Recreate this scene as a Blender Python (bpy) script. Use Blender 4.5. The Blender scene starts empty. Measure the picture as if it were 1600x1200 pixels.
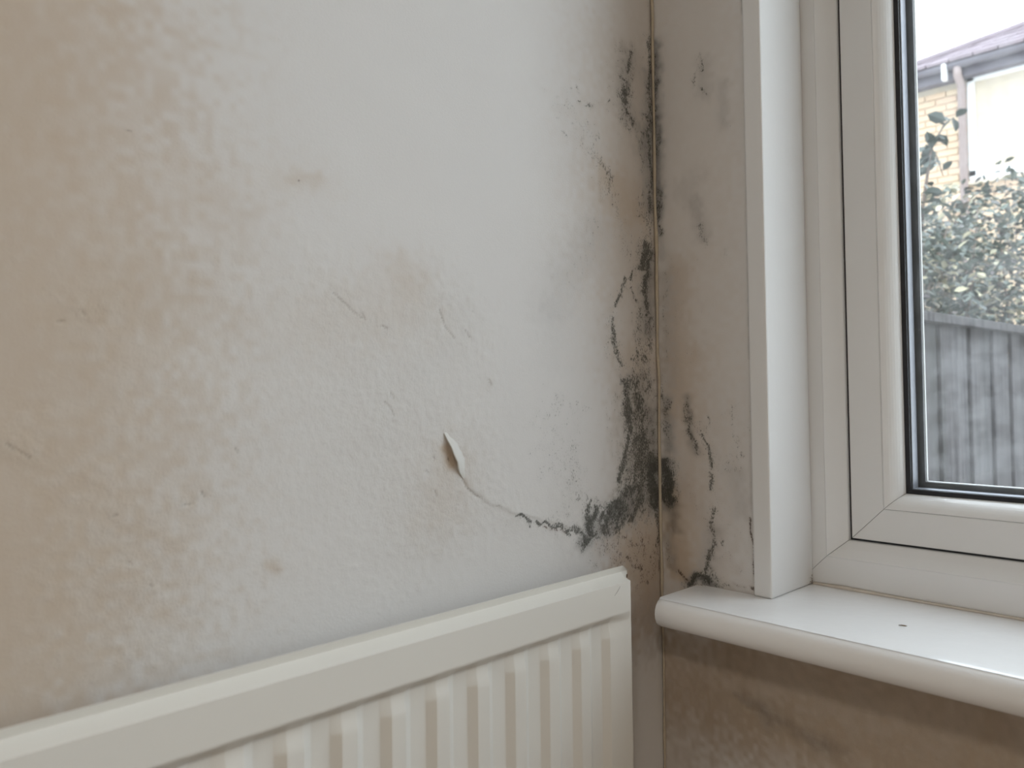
import bpy, bmesh, math, random
import numpy as np
from mathutils import Vector, Matrix

random.seed(7)
SC = bpy.context.scene
COL = SC.collection
R = math.radians

# ------------------------------------------------------------------ camera
cam_data = bpy.data.cameras.new('camera')
cam = bpy.data.objects.new('camera', cam_data)
COL.objects.link(cam)
SC.camera = cam
cam_data.sensor_width = 36.0
cam_data.lens = 1250.0 / 1600.0 * 36.0
cam_data.clip_start = 0.02
cam_data.clip_end = 200
YAW, ROLL, PITCH = R(46.1), 0.0125, 0.028
f0 = Vector((math.cos(YAW), math.sin(YAW), 0)); r0 = Vector((math.sin(YAW), -math.cos(YAW), 0)); u0 = Vector((0, 0, 1))
fw = f0 * math.cos(PITCH) + u0 * math.sin(PITCH); u1 = u0 * math.cos(PITCH) - f0 * math.sin(PITCH)
rt = r0 * math.cos(ROLL) - u1 * math.sin(ROLL); up = u1 * math.cos(ROLL) + r0 * math.sin(ROLL)
mw = Matrix((rt, up, -fw)).transposed().to_4x4()
mw.translation = Vector((-0.811, -0.585, 1.15))
cam.matrix_world = mw
cam_data.shift_y = ((603 - 1250 * 0.028) - 600) / 1600.0
cam_data.dof.use_dof = True
cam_data.dof.focus_distance = 0.98
cam_data.dof.aperture_fstop = 7.0

# ------------------------------------------------------------------ world: bright overcast sky (zenith three times the horizon, as a standard overcast sky)
W = bpy.data.worlds.new('overcast_sky'); SC.world = W
W.use_nodes = True
nt = W.node_tree
bg = nt.nodes['Background']
tc = nt.nodes.new('ShaderNodeTexCoord'); sx = nt.nodes.new('ShaderNodeSeparateXYZ'); cr = nt.nodes.new('ShaderNodeValToRGB')
nt.links.new(tc.outputs['Generated'], sx.inputs[0]); nt.links.new(sx.outputs['Z'], cr.inputs[0]); nt.links.new(cr.outputs[0], bg.inputs['Color'])
cr.color_ramp.elements[0].position = 0.0; cr.color_ramp.elements[0].color = (0.315, 0.325, 0.35, 1)
cr.color_ramp.elements[1].position = 1.0; cr.color_ramp.elements[1].color = (0.93, 0.97, 1.07, 1)
bg.inputs['Strength'].default_value = 7.2

# window portal: lets the sky be sampled through the window opening (emits nothing itself)
pl = bpy.data.lights.new('window_portal', 'AREA'); pl.shape = 'RECTANGLE'; pl.size = 1.96; pl.size_y = 1.43
pl.cycles.is_portal = True
po = bpy.data.objects.new('window_portal', pl); COL.objects.link(po)
po.location = (0.235, -1.10, 1.605); po.rotation_euler = (R(90), 0, R(90))

# unseen warm ceiling lamp, added behind the camera to fill the room
FILL_LAMP_POWER = 16.0

SC.view_settings.view_transform = 'Standard'
SC.view_settings.look = 'None'
SC.view_settings.exposure = 0.0
SC.view_settings.gamma = 1.0
SC.view_settings.use_curve_mapping = False

LEFT_MARKS = [
(0,0.35,31.8,(-54,16267,-54,15785)),
(0,0.75,39.5,(-68,15781,-73,15139,-81,14420,-90,13625)),
(3,0.5,94.6,(-82,15297,-90,13625)),
(0,0.6,47.2,(-79,13548,-80,13073)),
(0,0.3,78.6,(-238,15731,-123,15206)),
(0,0.75,46.2,(-420,15552,-450,15395,-527,15289)),
(0,0.7,45.7,(-640,15158,-556,15095)),
(0,0.9,61.1,(-546,15036,-587,14872)),
(0,0.75,38.3,(-588,14818,-468,14714,-433,14613)),
(0,0.5,153.3,(-434,15516,-581,15089,-520,14602)),
(3,0.35,107.4,(-435,15477,-583,15011,-470,14652)),
(0,0.5,39.4,(-137,15203,-128,15046)),
(0,0.72,55.1,(-136,14766,-115,14572)),
(0,0.55,70.2,(-258,14557,-237,14405)),
(0,0.45,62.5,(-239,14310,-160,13930)),
(3,0.4,109.5,(-206,14592,-200,14317)),
(0,0.6,28.3,(-1542,14793)),
(0,0.65,21.4,(-1435,14827)),
(0,0.65,35.9,(-1352,14659)),
(0,0.85,36.4,(-1187,14669)),
(0,0.6,28.9,(-1265,14651)),
(0,0.6,20.9,(-1753,14648)),
(0,0.6,21.3,(-1493,14604)),
(0,0.5,27.9,(-1738,14399)),
(0,0.7,28.0,(-1658,14275)),
(0,0.75,21.1,(-1607,14250)),
(0,0.55,42.5,(-1529,14417)),
(0,0.6,21.9,(-1124,14470)),
(0,0.7,22.0,(-1105,14349)),
(0,0.65,44.7,(-876,14772)),
(0,0.5,37.2,(-902,14669)),
(0,0.5,30.3,(-705,15439)),
(0,0.4,29.9,(-850,14869)),
(0,0.5,35.9,(-1382,14775)),
(0,0.36,215.5,(-1597,14686,-1445,14363,-1009,14086)),
(0,0.33,117.0,(-1385,14666,-877,14750)),
(0,0.3,101.0,(-1450,14147,-1124,13991)),
(0,0.66,51.7,(-1031,14097,-977,13958,-875,13857)),
(0,0.46,132.4,(-1175,14238,-955,13910,-925,13729)),
(0,0.5,29.2,(-1138,13402,-1084,13321)),
(0,0.3,157.2,(-1137,13475,-1260,12951,-1693,12626)),
(3,0.1,211.5,(-1142,13255,-1586,12776,-1851,12338)),
(3,0.07,204.6,(-1904,12198,-1912,11788)),
(0,0.42,105.8,(-784,13752,-501,13030)),
(0,0.5,109.1,(-227,13841,-206,13217)),
(0,0.6,46.6,(-337,13551,-198,13492)),
(0,0.45,62.4,(-188,13847,-221,13606)),
(0,0.97,70.0,(-129,13202,-236,13041,-280,12866)),
(0,0.9,54.7,(-104,13134,-152,12830,-196,12670)),
(0,0.85,38.9,(-196,12670,-205,12342)),
(3,0.55,109.3,(-132,13068,-172,12125)),
(0,0.85,30.5,(-444,12851,-508,12746)),
(0,0.85,22.5,(-606,12768,-671,12596,-783,12401)),
(0,0.8,26.0,(-821,12287,-861,12100)),
(0,0.72,52.2,(-849,12100,-794,11953,-738,11835,-682,11716)),
(0,0.35,103.5,(-838,12547,-927,11802)),
(0,0.7,30.6,(-523,12645,-353,12519)),
(0,0.4,107.2,(-511,12646,-332,12351)),
(0,0.55,77.0,(-330,12428,-364,12118,-309,11812)),
(0,0.62,77.9,(-142,12283,-164,11503)),
(0,0.62,107.1,(-309,11812,-381,11504,-489,11201)),
(0,0.9,52.5,(-602,11521,-574,11204,-595,10904,-675,10610,-776,10381)),
(0,0.8,191.3,(-360,11351,-327,10737,-394,10133)),
(3,0.42,183.3,(-356,11504,-381,10588,-420,10098)),
(0,0.62,121.1,(-454,11581,-499,10823,-599,10267)),
(3,0.45,77.9,(-135,11191,-103,10490)),
(0,1.0,77.7,(-156,10455,-91,10023)),
(3,0.8,93.3,(-130,10453,-91,10023)),
(0,0.85,108.4,(-249,10809,-131,10415)),
(0,0.8,61.5,(-301,11196,-333,10967)),
(0,0.86,118.0,(-575,10265,-854,10072,-1053,9929)),
(0,0.97,72.9,(-911,10130,-1067,9845)),
(3,0.6,132.9,(-577,10190,-1055,9879)),
(0,0.98,63.9,(-1195,10104,-1342,9881,-1420,9766)),
(0,0.85,42.6,(-1324,10197,-1361,10011)),
(0,0.7,42.2,(-1420,9766,-1455,9659)),
(3,0.6,70.8,(-1274,10014,-1421,9752)),
(0,0.75,62.0,(-1492,9888,-1729,9954,-1908,10018)),
(0,0.6,63.8,(-1169,9787,-1493,9818)),
(0,0.9,42.3,(-1246,9798,-1544,9895)),
(0,1.0,14.4,(-2462,10186,-2399,10192,-2335,10164,-2243,10107)),
(0,1.0,14.7,(-2159,10097,-2112,10044,-2044,10089,-1967,10052)),
(0,1.0,15.0,(-1967,10032,-1909,9978,-1829,9988,-1750,9929,-1649,9881)),
(0,0.6,19.7,(-2289,10126,-2254,10056)),
(0,0.5,33.5,(-2462,10193,-1648,9888)),
(4,0.7,20.3,(-2045,10029,-1929,9974,-1730,9920)),
(0,0.37,315.6,(-1924,11176,-1683,10684,-1744,10209)),
(0,0.45,167.5,(-1484,10249,-1631,10680)),
(0,0.33,140.6,(-1522,10882,-1463,11160)),
(0,0.8,88.7,(-703,10003,-884,9820)),
(0,0.85,67.9,(-446,10063,-585,9892)),
(0,0.5,106.9,(-392,10209,-338,9899)),
(3,0.4,119.1,(-822,9958,-582,10004)),
(0,0.75,39.0,(-66,9982,-39,9551)),
(4,0.6,46.7,(-65,9555,-61,9245)),
(4,0.75,37.6,(-680,9511,-562,9388,-417,9320)),
(4,0.65,30.5,(-408,9635,-335,9564,-374,9509)),
(4,0.52,258.8,(-409,9605,-353,9370)),
(4,0.5,76.6,(-262,9431,-319,9212)),
(4,0.7,22.6,(-508,9140,-497,9108)),
(4,0.6,30.6,(-344,9217,-297,9117)),
(4,0.6,37.3,(-769,9731,-591,9661)),
(0,0.4,100.0,(-1172,9645,-1285,9520)),
(4,0.55,132.0,(-1002,9691,-777,9438)),
(4,0.36,165.4,(-548,9028,-496,8682)),
(3,0.25,230.5,(-253,8440,-180,8729)),
(1,0.16,266.6,(-89,16417,-119,13069,-102,9175)),
(1,0.3,422.5,(-413,16306,-418,13810,-472,11809)),
(1,0.4,274.7,(-410,11810,-398,9982)),
(1,0.22,527.0,(-685,15292,-748,12854)),
(1,0.6,227.0,(-782,13827,-486,13568)),
(1,0.75,345.1,(-285,9511,-244,8742)),
(1,0.5,271.4,(-594,9557,-419,9230)),
(1,0.3,62.8,(-4925,13198,-4716,13229)),
(1,0.12,177.5,(-5015,13178,-4668,13210)),
(1,0.5,50.2,(-5117,10124,-5052,10079)),
(1,0.25,239.1,(-3331,10745,-3413,10337)),
(1,0.22,281.6,(-5920,12281,-5591,12164)),
(1,0.25,262.4,(-6427,12023,-6224,12078)),
(1,1.0,42.1,(-3344,10926,-3268,10753)),
(4,0.45,30.1,(-3336,10913,-3283,10778)),
(1,0.25,173.1,(-3897,12590,-3757,12458)),
(1,0.2,332.6,(-4676,12064,-3759,12225)),
(1,0.75,756.7,(-7025,14051,-7012,11553,-7002,9387)),  # with the next entry: dim warm light falloff at far left, painted in tan
(1,0.45,747.6,(-6391,14178,-6181,11547,-6263,10238)),
(1,0.22,243.5,(-5590,12982,-5339,12824)),
(4,0.9,8.3,(-4868,13187,-4856,13184)),
(4,0.8,7.2,(-6200,13326,-6157,13317)),
(2,0.9,303.4,(-3389,12186,-3155,12076)),
(2,1.0,227.0,(-3910,11359,-3980,11191)),
(2,1.0,418.3,(-3331,10686,-3413,10337)),
(2,0.7,638.7,(-3767,11529,-3633,10595)),
(2,0.5,689.2,(-4678,11747,-4563,10896)),
(2,0.6,399.1,(-6222,10405,-6052,9846)),
(2,0.4,737.6,(-5964,11911,-5738,9916)),
(2,0.7,66.3,(-4553,12312,-4239,12096,-3972,12013)),
(2,0.7,74.5,(-5875,10672,-5642,10731)),
(2,0.6,69.4,(-6506,12027,-6265,12049)),
(2,0.6,73.1,(-6942,11191,-6765,11079)),
(2,0.9,63.3,(-2782,11560,-2765,11522)),
(2,0.6,70.3,(-5111,10123,-5030,10085)),
(2,0.8,62.3,(-6197,10322,-6026,10121)),
(2,0.7,189.3,(-3017,10413,-2507,10198)),
(2,0.6,287.9,(-1745,10141,-536,9474)),
(5,1.0,7.1,(-4541,12297,-4430,12218,-4355,12151,-4245,12096)),
(5,1.0,7.3,(-4060,12043,-3999,12017)),
(5,1.0,7.8,(-3411,12221,-3359,12104)),
(5,1.0,7.9,(-3352,12080,-3236,11963)),
(5,1.0,8.0,(-3091,12042,-3035,11976)),
(5,1.0,7.4,(-3971,11457,-3937,11405)),
(5,1.0,7.4,(-4033,11373,-3965,11315,-3938,11246)),
(5,1.0,7.7,(-3497,10865,-3482,10816)),
(5,1.0,7.6,(-3595,10737,-3558,10705)),
(5,1.0,7.7,(-3486,10534,-3471,10491)),
(5,1.0,7.2,(-4265,12145,-4226,12086)),
(5,1.0,8.2,(-2790,11560,-2765,11515)),
(5,1.0,8.1,(-2998,12226,-2982,12221)),
(5,1.0,5.7,(-6188,10321,-6163,10295)),
(5,1.0,5.8,(-6035,10136,-6017,10115)),
(5,1.0,5.7,(-6280,10652,-6255,10645)),
(5,1.0,6.1,(-5798,10664,-5728,10674)),
(5,1.0,6.1,(-5671,10752,-5647,10712)),
(5,1.0,5.3,(-6908,11173,-6783,11076)),
(5,1.0,5.6,(-6490,12037,-6467,12012)),
(5,1.0,5.5,(-6621,11958,-6590,11955)),
(5,1.0,8.0,(-3175,10660,-3113,10533,-2976,10433)),
(5,1.0,8.1,(-3016,10462,-2918,10415)),
(5,1.0,8.2,(-2733,10320,-2664,10299)),
(5,1.0,6.3,(-5416,11056,-5385,11015))]
RIGHT_MARKS = [
(3,0.75,71.2,(-55,15703,-40,13631)),
(3,0.5,63.4,(-52,15543,-43,15145)),
(3,0.85,47.5,(-26,14790,-26,14350)),
(3,0.7,47.3,(-45,13869,-54,13375)),
(0,0.6,47.5,(-52,15543,-36,14348)),
(0,0.66,47.3,(-55,13867,-63,13350)),
(3,0.3,62.8,(-81,13308,-95,13070)),
(0,0.4,47.7,(-29,16275,-28,15792)),
(3,0.35,55.3,(-26,14350,-45,13869)),
(0,0.4,46.9,(-108,12832,-143,11811)),
(3,0.25,124.8,(-146,12828,-136,11500)),
(0,0.6,39.1,(-53,11563,-83,11188)),
(3,0.55,70.0,(-113,11305,-157,10724)),
(0,0.55,62.4,(-95,11305,-102,10799)),
(3,0.9,85.6,(-97,10550,-124,10064)),
(0,1.0,62.2,(-106,10551,-134,10080)),
(0,0.85,54.6,(-48,10446,-87,10060)),
(0,0.7,62.1,(-115,10063,-132,9980)),
(3,0.6,85.0,(-170,10030,-200,9741)),
(3,0.4,69.7,(-96,9636,-191,9303)),
(0,0.45,62.0,(-76,9556,-163,9299)),
(0,0.62,30.2,(-675,15398,-714,15187)),
(0,0.6,22.8,(-617,15200,-596,15038)),
(0,0.6,37.6,(-683,14990,-768,14898)),
(3,0.2,90.3,(-724,15260,-734,14915)),
(3,0.2,66.4,(-990,14956,-979,14475)),
(0,0.35,58.9,(-964,14516,-1012,14460)),
(3,0.3,83.1,(-574,13657,-679,13222)),
(0,0.55,45.2,(-612,13346,-712,13172)),
(0,0.4,44.0,(-989,13067,-1012,12991)),
(3,0.15,152.5,(-580,13923,-443,13795)),
(3,0.45,53.1,(-416,11329,-446,11041,-468,10814,-519,10718)),
(0,0.72,53.1,(-423,11230,-454,11003,-477,10815,-528,10726)),
(0,0.8,18.6,(-628,10910,-702,10787,-718,10713)),
(0,0.75,29.7,(-710,10750,-722,10528)),
(0,0.85,29.7,(-712,10453,-733,10248)),
(0,0.6,22.3,(-701,11121,-733,11003)),
(0,0.45,104.3,(-646,10971,-741,10603)),
(0,0.72,44.4,(-779,10053,-716,9862,-779,9649)),
(0,0.8,37.1,(-754,9683,-681,9452,-625,9258)),
(3,0.3,89.1,(-731,9790,-653,9337)),
(0,0.66,36.6,(-872,9691,-887,9649)),
(0,0.6,59.2,(-696,9343,-778,9246)),
(0,1.0,45.0,(-395,9131,-521,9226,-710,9213)),
(3,0.9,60.0,(-413,9134,-538,9222,-710,9198)),
(4,0.8,30.5,(-254,9282,-379,9196)),
(0,0.7,30.0,(-575,9302,-538,9222)),
(0,0.6,29.4,(-710,9198,-942,9179)),
(0,0.4,145.6,(-988,11199,-1063,10911,-932,10542)),
(0,0.55,21.9,(-979,11156,-987,11148)),
(0,0.55,28.8,(-1123,10712,-1138,10684)),
(3,0.18,101.0,(-1053,10477,-1124,10052)),
(0,0.3,160.2,(-882,10173,-1035,9683)),
(4,0.38,134.1,(-367,10277,-949,9455)),
(0,0.28,229.9,(-333,12885,-445,11801)),
(4,1.0,15.7,(-1210,9990,-1242,9711,-1269,9503)),
(4,1.0,19.8,(-1262,9537,-1278,9209)),
(4,0.9,28.4,(-1231,9229,-1285,9210)),
(4,0.6,21.6,(-1025,9215,-1144,9214)),
(3,0.5,14.4,(-1280,15823,-1294,15380,-1270,13643,-1258,11774)),
(3,0.6,18.1,(-1256,15832,-1268,15681)),
(4,0.45,10.7,(-1258,11774,-1235,10064)),
(1,0.16,457.7,(-497,16262,-471,13022,-431,9152)),
(1,0.1,295.6,(-932,16100,-818,9143)),
(1,0.45,169.5,(-351,12883,-259,11190)),
(1,0.4,197.8,(-445,11801,-392,9371)),
(1,0.9,169.4,(-162,10106,-272,9277)),
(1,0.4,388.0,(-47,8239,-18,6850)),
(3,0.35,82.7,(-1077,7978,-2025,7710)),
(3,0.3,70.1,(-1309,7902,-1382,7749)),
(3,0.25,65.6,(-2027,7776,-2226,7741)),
(1,0.95,604.0,(-41,7930,-1749,7757,-3809,7939)),  # with the next two entries: shade under the sill, painted in tan and grey
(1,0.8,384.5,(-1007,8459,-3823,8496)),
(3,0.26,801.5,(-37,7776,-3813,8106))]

# ------------------------------------------------------------------ helpers
def tag(o, label=None, cat=None, group=None, kind=None):
    if label: o['label'] = label
    if cat: o['category'] = cat
    if group: o['group'] = group
    if kind: o['kind'] = kind
    return o

def link_mesh(name, me, mat=None, parent=None, kind=None):
    o = bpy.data.objects.new(name, me); COL.objects.link(o)
    if mat and not me.materials: me.materials.append(mat)
    if parent: o.parent = parent
    if kind: o['kind'] = kind
    return o

def py_mesh(name, verts, faces, mat=None, parent=None, kind=None, smooth=False):
    me = bpy.data.meshes.new(name); me.from_pydata([tuple(v) for v in verts], [], faces); me.update()
    bm = bmesh.new(); bm.from_mesh(me); bmesh.ops.recalc_face_normals(bm, faces=bm.faces); bm.to_mesh(me); bm.free()
    if smooth: me.polygons.foreach_set('use_smooth', [True] * len(me.polygons))
    return link_mesh(name, me, mat, parent, kind)

def bm_obj(name, bm, mat=None, parent=None, kind=None, smooth=False):
    bmesh.ops.recalc_face_normals(bm, faces=bm.faces)
    me = bpy.data.meshes.new(name); bm.to_mesh(me); bm.free()
    if smooth: me.polygons.foreach_set('use_smooth', [True] * len(me.polygons))
    return link_mesh(name, me, mat, parent, kind)

def empty(name, loc=(0, 0, 0)):
    o = bpy.data.objects.new(name, None); COL.objects.link(o); o.location = loc; o.empty_display_size = .05
    return o

def add_box(bm, x0, x1, y0, y1, z0, z1, bev=0.0):
    m = Matrix.Translation(((x0 + x1) / 2, (y0 + y1) / 2, (z0 + z1) / 2)) @ Matrix.Diagonal((abs(x1 - x0), abs(y1 - y0), abs(z1 - z0), 1))
    r = bmesh.ops.create_cube(bm, size=1.0, matrix=m)
    if bev:
        es = list({e for v in r['verts'] for e in v.link_edges})
        bmesh.ops.bevel(bm, geom=es, offset=bev, segments=2, affect='EDGES', profile=.5)

def box(name, dims, mat, parent=None, kind=None, bev=0.0):
    bm = bmesh.new(); add_box(bm, *dims, bev=bev)
    return bm_obj(name, bm, mat, parent, kind)

def add_tube(bm, pts, rad, seg=10):
    pts = [Vector(p) for p in pts]; rings = []
    for i, p in enumerate(pts):
        t = (pts[min(i + 1, len(pts) - 1)] - pts[max(i - 1, 0)]).normalized()
        a = t.orthogonal().normalized(); b = t.cross(a)
        if i:
            pa = rings[-1][1]; a = (pa - t * pa.dot(t)).normalized(); b = t.cross(a)
        rr = rad[i] if isinstance(rad, (list, tuple)) else rad
        rings.append(([bm.verts.new(p + (a * math.cos(2 * math.pi * k / seg) + b * math.sin(2 * math.pi * k / seg)) * rr) for k in range(seg)], a))
    for i in range(len(rings) - 1):
        for k in range(seg):
            bm.faces.new((rings[i][0][k], rings[i][0][(k + 1) % seg], rings[i + 1][0][(k + 1) % seg], rings[i + 1][0][k]))
    bm.faces.new(rings[0][0][::-1]); bm.faces.new(rings[-1][0])

def vnoise(x, y, scale, seed):
    """smooth value noise, 0..1"""
    rs = np.random.RandomState(seed); T = rs.rand(256, 256)
    u = x * scale + 91.7; v = y * scale + 47.3
    i = np.floor(u).astype(int); j = np.floor(v).astype(int); fu = u - i; fv = v - j
    fu = fu * fu * (3 - 2 * fu); fv = fv * fv * (3 - 2 * fv)
    g = lambda a, b: T[a % 256, b % 256]
    return (g(i, j) * (1 - fu) + g(i + 1, j) * fu) * (1 - fv) + (g(i, j + 1) * (1 - fu) + g(i + 1, j + 1) * fu) * fv

# ------------------------------------------------------------------ materials
class NB:
    def __init__(s, name):
        s.m = bpy.data.materials.new(name); s.m.use_nodes = True
        s.nt = s.m.node_tree; s.p = s.nt.nodes['Principled BSDF']
    def n(s, t, **k):
        x = s.nt.nodes.new(t)
        for a, b in k.items(): setattr(x, a, b)
        return x
    def set(s, sock, v):
        if isinstance(v, bpy.types.NodeSocket): s.nt.links.new(v, sock)
        elif isinstance(v, tuple) and len(v) == 3 and sock.type == 'RGBA': sock.default_value = (*v, 1)
        else: sock.default_value = v
    def obj(s, sc=(1, 1, 1)):
        t = s.n('ShaderNodeTexCoord'); m = s.n('ShaderNodeMapping'); s.nt.links.new(t.outputs['Object'], m.inputs[0]); m.inputs['Scale'].default_value = sc
        return m.outputs[0]
    def noise(s, vec, scale, detail=3, rough=.5):
        x = s.n('ShaderNodeTexNoise'); s.set(x.inputs['Vector'], vec); x.inputs['Scale'].default_value = scale; x.inputs['Detail'].default_value = detail; x.inputs['Roughness'].default_value = rough
        return x.outputs['Fac']
    def math(s, op, a, b=0.0, c=0.0, clamp=False):
        x = s.n('ShaderNodeMath', operation=op, use_clamp=clamp)
        for i, v in enumerate((a, b, c)): s.set(x.inputs[i], v)
        return x.outputs[0]
    def sstep(s, v, lo, hi):
        x = s.n('ShaderNodeMapRange', interpolation_type='SMOOTHSTEP')
        s.set(x.inputs['Value'], v); s.set(x.inputs['From Min'], lo); s.set(x.inputs['From Max'], hi)
        return x.outputs[0]
    def mix(s, f, a, b):
        x = s.n('ShaderNodeMix', data_type='RGBA'); s.set(x.inputs[0], f); s.set(x.inputs[6], a); s.set(x.inputs[7], b)
        return x.outputs[2]
    def bump(s, h, dist, strength=1.0):
        x = s.n('ShaderNodeBump'); s.set(x.inputs['Height'], h); x.inputs['Distance'].default_value = dist; x.inputs['Strength'].default_value = strength
        s.nt.links.new(x.outputs[0], s.p.inputs['Normal']); return x
    def done(s, color, rough=.5, spec=.5, metal=0.0):
        s.set(s.p.inputs['Base Color'], color); s.set(s.p.inputs['Roughness'], rough); s.p.inputs['Specular IOR Level'].default_value = spec; s.p.inputs['Metallic'].default_value = metal
        return s.m

def plain(name, color, rough=.5, spec=.5, metal=0.0, var=.08, scale=20, bumpd=0.0, bscale=200):
    b = NB(name); v = b.obj(); n = b.noise(v, scale, 4, .6)
    c = b.mix(n, tuple(x * (1 - var) for x in color), tuple(min(1, x * (1 + var)) for x in color))
    if bumpd: b.bump(b.noise(v, bscale, 3), bumpd)
    return b.done(c, rough, spec, metal)

def attr(b, name):
    a = b.n('ShaderNodeAttribute', attribute_name=name); s = b.n('ShaderNodeSeparateColor'); b.nt.links.new(a.outputs['Color'], s.inputs[0])
    return s.outputs[0], s.outputs[1], s.outputs[2], a.outputs['Alpha']

def wall_material(name, base):
    b = NB(name)
    mould, stain_shade, rough, film_shade = attr(b, 'marks')  # tan and grey masks also carry the painted shade and falloff
    brown, fleck, _u, _v = attr(b, 'marks_fine')
    v = b.obj(); vs = b.obj((1, 1, .62))
    nf = b.noise(vs, 640, 3, .65); nm = b.noise(vs, 130, 5, .7); nl = b.noise(v, 14, 4, .6); nw = b.noise(b.obj((1, 1, .35)), 40, 4, .6)
    n = b.math('ADD', b.math('MULTIPLY', nf, .66), b.math('MULTIPLY', nm, .40))
    c = b.mix(b.math('MULTIPLY', nl, .6), base, tuple(x * .93 for x in base))
    st = b.math('MULTIPLY', stain_shade, b.math('ADD', .80, b.math('MULTIPLY', nw, .4)), clamp=True)
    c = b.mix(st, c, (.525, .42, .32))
    c = b.mix(b.math('MULTIPLY', b.math('MULTIPLY', rough, nm), .22), c, (.46, .43, .37))
    fl = b.math('MULTIPLY', film_shade, b.math('ADD', .45, b.math('MULTIPLY', nm, 1.0)), clamp=True)
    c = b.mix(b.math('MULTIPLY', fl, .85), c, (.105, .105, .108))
    t = b.math('SUBTRACT', .80, b.math('MULTIPLY', mould, .45))
    sp = b.sstep(n, b.math('SUBTRACT', t, .07), b.math('ADD', t, .09))
    haze = b.math('MULTIPLY', b.math('MULTIPLY', mould, mould), b.math('MULTIPLY', nm, .85))
    c = b.mix(haze, c, (.165, .163, .135))
    c = b.mix(b.math('MULTIPLY', sp, b.math('ADD', .26, b.math('MULTIPLY', nf, .95)), clamp=True), c, (.050, .052, .045))
    t2 = b.math('SUBTRACT', .80, b.math('MULTIPLY', brown, .40))
    sb = b.sstep(n, b.math('SUBTRACT', t2, .06), b.math('ADD', t2, .07))
    c = b.mix(b.math('MULTIPLY', brown, .30), c, (.33, .25, .215))
    c = b.mix(b.math('MULTIPLY', sb, .85), c, (.095, .066, .052))
    fk = b.math('MULTIPLY', fleck, b.sstep(nf, .42, .56))
    c = b.mix(b.math('MULTIPLY', fk, .42), c, (.16, .135, .105))
    h = b.math('ADD', b.math('MULTIPLY', b.noise(v, 420, 3, .6), .12), b.math('MULTIPLY', rough, b.math('ADD', b.math('MULTIPLY', nf, .45), b.math('MULTIPLY', nm, .5))))
    h = b.math('ADD', h, b.math('MULTIPLY', b.noise(v, 900, 2, .5), .07))
    h = b.math('SUBTRACT', h, b.math('MULTIPLY', fleck, .35))
    b.bump(h, .0011)
    return b.done(c, .88, .25)

PAINT = (.70, .683, .672)
M_WALL_LEFT = wall_material('damp_painted_plaster', PAINT)
M_WALL_RIGHT = wall_material('damp_painted_reveal', PAINT)
M_ROOM = plain('cream_room_paint', (.72, .67, .59), .9, .2)
M_CEIL = plain('white_ceiling_paint', (.80, .77, .72), .95, .2)
M_FLOOR = plain('brown_carpet', (.26, .18, .12), 1.0, .1, var=.25, scale=300)
def upvc_material(name, col, rough, dirt_pts=()):
    b = NB(name); v = b.obj(); n = b.noise(v, 9, 4, .6)
    c = b.mix(n, tuple(x * .96 for x in col), col)
    nf = b.noise(v, 500, 4, .65)
    for (p, r) in dirt_pts:
        d = b.n('ShaderNodeVectorMath', operation='DISTANCE'); b.set(d.inputs[0], v); d.inputs[1].default_value = p
        k = b.math('SUBTRACT', 1.0, b.math('DIVIDE', d.outputs['Value'], r), clamp=True)
        t = b.math('SUBTRACT', .85, b.math('MULTIPLY', k, .5))
        c = b.mix(b.math('MULTIPLY', b.sstep(nf, t, b.math('ADD', t, .08)), .8), c, (.12, .085, .06))
        c = b.mix(b.math('MULTIPLY', k, .25), c, (.5, .42, .33))
    b.bump(b.noise(v, 60, 3), .0002)
    return b.done(c, rough, .5)
M_UPVC = upvc_material('white_upvc', (.80, .80, .80), .22, [((.089, -.149, .917), .024), ((.089, -.150, .934), .014)])
M_TRIM = upvc_material('white_trim_board', (.78, .78, .78), .30, [((.088, -.149, .917), .022)])
M_SILL = upvc_material('glossy_white_sill', (.88, .88, .89), .14, [((.0, -.128, .915), .012), ((0, -.06, .915), .018)])
M_RAD = plain('white_radiator_enamel', (.73, .71, .665), .30, .5, var=.02, scale=6)
M_GASKET = plain('black_rubber_gasket', (.012, .014, .02), .45, .5)
M_SPACER = plain('dull_aluminium_spacer', (.34, .35, .39), .45, .5, .8)
M_SEAL = plain('yellowed_sealant', (.66, .60, .53), .6, .4, var=.2, scale=60)
M_BEAD = plain('tan_corner_filler', (.50, .43, .335), .8, .3, var=.25, scale=90)
M_FLAP = plain('peeling_white_paint', (.69, .68, .655), .85, .25, var=.03)
M_RUST = plain('brown_rust', (.12, .075, .05), .9, .2, var=.4, scale=400)
M_SCRATCH = plain('grey_scratch', (.42, .40, .37), .8, .2)
M_FLAKE = plain('brown_wood_flake', (.16, .10, .05), .8, .2, var=.3, scale=300)

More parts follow.
